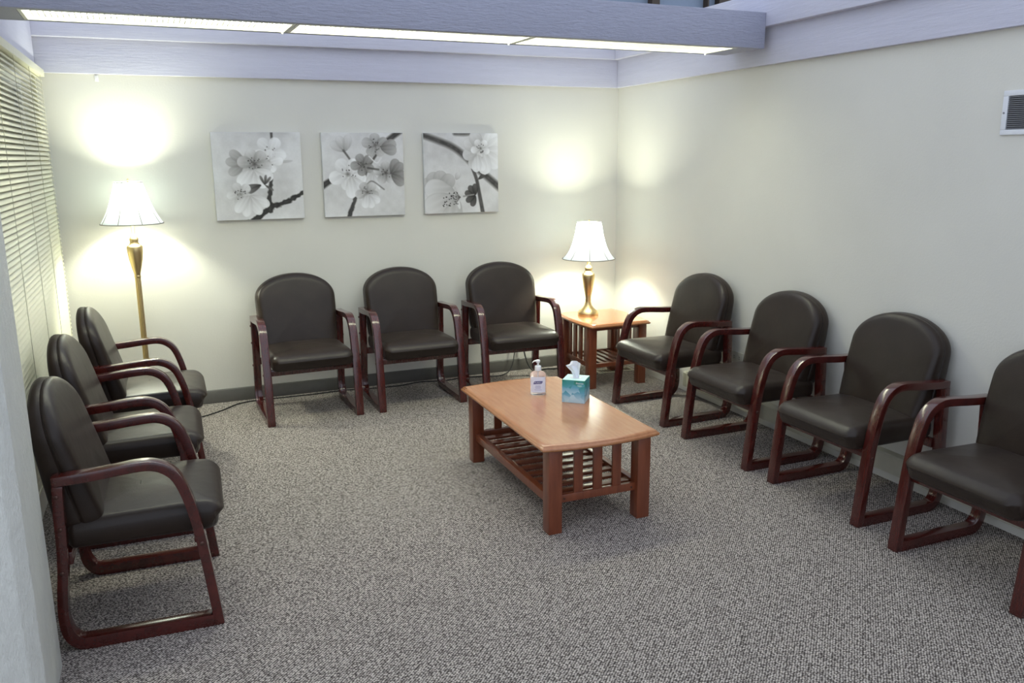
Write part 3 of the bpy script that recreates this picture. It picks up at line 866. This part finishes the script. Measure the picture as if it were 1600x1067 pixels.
# gel bottle
sb = thing('sanitizer_bottle', 'clear pump bottle of hand sanitizer standing on the coffee table', 'bottle', (-1.612, -2.062, TH), math.radians(-24))
def oval(rx, ry, zz, n=40, e=2.6):
    return [(rx * math.copysign(abs(math.cos(a)) ** (2 / e), math.cos(a)), ry * math.copysign(abs(math.sin(a)) ** (2 / e), math.sin(a)), zz) for a in [2 * PI * k / n for k in range(n)]]
MB().rings([oval(.036, .019, 0.0), oval(.041, .0235, .004), oval(.0425, .0245, .012), oval(.0425, .0245, .105), oval(.041, .0235, .113), oval(.034, .020, .121), oval(.022, .015, .1265), oval(.0135, .0135, .129, e=2)]).build('body', M_bottle, sb)
M_label = plain('bottle_label', (0.82, 0.83, 0.92, 1), 0.4)
def curved_panel(w, z0, z1, off, n=14):
    rr = []
    for k in range(n + 1):
        x = -w + 2 * w * k / n
        y = -(0.0245 + off) * (1 - abs(x / 0.0425) ** 2.6) ** (1 / 2.6)
        rr.append(((x, y), (x, y - 0.0002)))
    vs = []
    for p, q in rr: vs += [(p[0], p[1], z0), (p[0], p[1], z1)]
    return MB().add(vs, [(2 * k, 2 * k + 2, 2 * k + 3, 2 * k + 1) for k in range(n)])
lab = curved_panel(.038, .016, .100, .0006).build('label', M_label, sb)
M_indigo = plain('indigo_print', (0.045, 0.035, 0.22, 1), 0.4)
M_lav = plain('lavender_print', (0.42, 0.42, 0.62, 1), 0.5)
lg = MB(); vs = []
for k in range(13):
    x = -0.0225 + 0.045 * k / 12
    y = -(0.0245 + .0009) * (1 - abs(x / 0.0425) ** 2.6) ** (1 / 2.6)
    c0 = 0.062 + 0.0012 * k / 12 + 0.001 * math.sin(PI * k / 12)
    vs += [(x - 0.002, y, c0 - 0.001), (x + 0.002, y, c0 + 0.0145)]
lg.add(vs, [(2 * k, 2 * k + 2, 2 * k + 3, 2 * k + 1) for k in range(12)])
lg.build('logo_swoosh', M_indigo, lab)
text_mesh('PURELL', 0.0125, M_white_plastic, lab, 'logo_lettering', (0.0, -0.0262, 0.0695), 0.25)
for zz, w in ((.052, .013), (.046, .016), (.040, .014), (.031, .019)):
    curved_panel(w, zz - 0.0012, zz + 0.0012, .001, 6).build('print_line', M_lav, lab)
MB().lathe([(.0145, .1292), (.0165, .1305), (.0165, .153), (.0150, .155), (.0085, .1558), (.0075, .1572)], 24).build('collar', M_white_plastic, sb)
pm = MB().lathe([(.0052, .1574), (.0052, .172), (.0105, .1735), (.0115, .177), (.0115, .184), (.009, .187)], 20).build('pump_head', M_white_plastic, sb)
rings = []
for p, (rw, rh) in zip(catmull([(0.006, .181), (-.008, .182), (-.022, .179), (-.030, .171)], 4), [(.0085 - .0004 * k, .0052 - .0002 * k) for k in range(13)]):
    rings.append([(p[0], rw * math.cos(a), p[1] + rh * math.sin(a)) for a in [2 * PI * k / 12 for k in range(12)]])
MB().rings(rings).build('nozzle', M_white_plastic, pm)
MB().tube([(0, 0, .0295), (0, 0, .128)], .0025, 8).build('dip_tube', M_white_plastic, sb)

# tissue box
def tissue_print():
    mt, nt, b = newmat('tissue_box_print')
    tc = N(nt, 'ShaderNodeTexCoord'); sp = N(nt, 'ShaderNodeSeparateXYZ')
    nt.links.new(tc.outputs['Object'], sp.inputs[0])
    dv = N(nt, 'ShaderNodeMath', operation='DIVIDE'); dv.inputs[1].default_value = 0.150
    nt.links.new(sp.outputs['Z'], dv.inputs[0])
    vo = N(nt, 'ShaderNodeTexVoronoi'); vo.inputs['Scale'].default_value = 34
    nt.links.new(tc.outputs['Object'], vo.inputs['Vector'])
    ma = N(nt, 'ShaderNodeMath', operation='MULTIPLY_ADD'); ma.inputs[1].default_value = 0.30; 
    bw = N(nt, 'ShaderNodeSeparateColor'); nt.links.new(vo.outputs['Color'], bw.inputs[0])
    nt.links.new(bw.outputs[0], ma.inputs[0]); nt.links.new(dv.outputs[0], ma.inputs[2])
    col = ramp(nt, ma.outputs[0], [(0.0, (0.62, 0.78, 0.80, 1)), (0.30, (0.50, 0.70, 0.78, 1)), (0.58, (0.12, 0.38, 0.50, 1)), (0.76, (0.05, 0.30, 0.30, 1)), (0.95, (0.02, 0.22, 0.14, 1))])
    nt.links.new(col, b.inputs['Base Color']); b.inputs['Roughness'].default_value = 0.35
    return mt
BS = 0.118
p0 = Vector((-1.559, -2.241, TH)); ex = Vector((math.cos(tb_ang), math.sin(tb_ang), 0)); ey = Vector((-ex.y, ex.x, 0))
tbx = thing('tissue_box', 'green and blue cube tissue box on the coffee table', 'tissue box', p0 + ex * BS / 2 + ey * BS / 2, tb_ang)
h = BS / 2
bx_ = MB().box(-h, h, -h, h, 0, BS).build('carton', tissue_print(), tbx, 0.0015)
top = MB().prism([(-h + .0015, -h + .0015), (h - .0015, -h + .0015), (h - .0015, h - .0015), (-h + .0015, h - .0015)], BS + 0.0001, BS + 0.0006)
top.build('top_panel', plain('pale_aqua_card', (0.58, 0.80, 0.76, 1), 0.4), bx_, smooth=False)
M_tissue = plain('white_tissue', (0.86, 0.88, 0.92, 1), 0.9)
MB().prism([(.036 * math.cos(a), .024 * math.sin(a)) for a in [2 * PI * k / 28 for k in range(28)]], BS + 0.0007, BS + 0.0012).build('opening', plain('opening_film', (0.62, 0.66, 0.70, 1), 0.3), bx_)
text_mesh('Kleenex', 0.012, M_white_plastic, bx_, 'logo_lettering', (h - 0.026, -h - 0.0006, BS - 0.014), 0.15)
bd = MB().prism([(h - 0.026 + .013 * math.cos(a), BS - .024 + .008 * math.sin(a)) for a in [PI + PI * k / 14 for k in range(15)]], -h - 0.0008, -h - 0.0002, axis=1)
bd.build('badge', plain('badge_print', (0.35, 0.62, 0.55, 1), 0.4), bx_, smooth=False)
# pulled tissue: folded sheet rising from the slot, fanned out at the top
lv = [(0.0, -.016, .016, .006), (.012, -.017, .015, .008), (.030, -.026, .019, .012), (.048, -.047, .021, .014), (.058, -.056, .023, .013), (.066, -.036, .024, .012), (.078, -.030, .024, .010), (.083, -.026, .022, .008)]
rings = []
for zz, xa, xb, amp in lv:
    ring = []
    nseg = 22
    for side in (0, 1):
        for k in range(nseg + 1):
            f = k / nseg if side == 0 else 1 - k / nseg
            x = xa + (xb - xa) * f
            y = amp * math.sin(f * 9 + zz * 30) * (0.4 + 0.6 * f) + (0.0011 if side else -0.0011)
            ring.append((x, y, BS + 0.0013 + zz + 0.004 * math.sin(f * 5)*(zz > .02)))
    rings.append(ring)
MB().rings(rings).build('tissue', M_tissue, tbx)
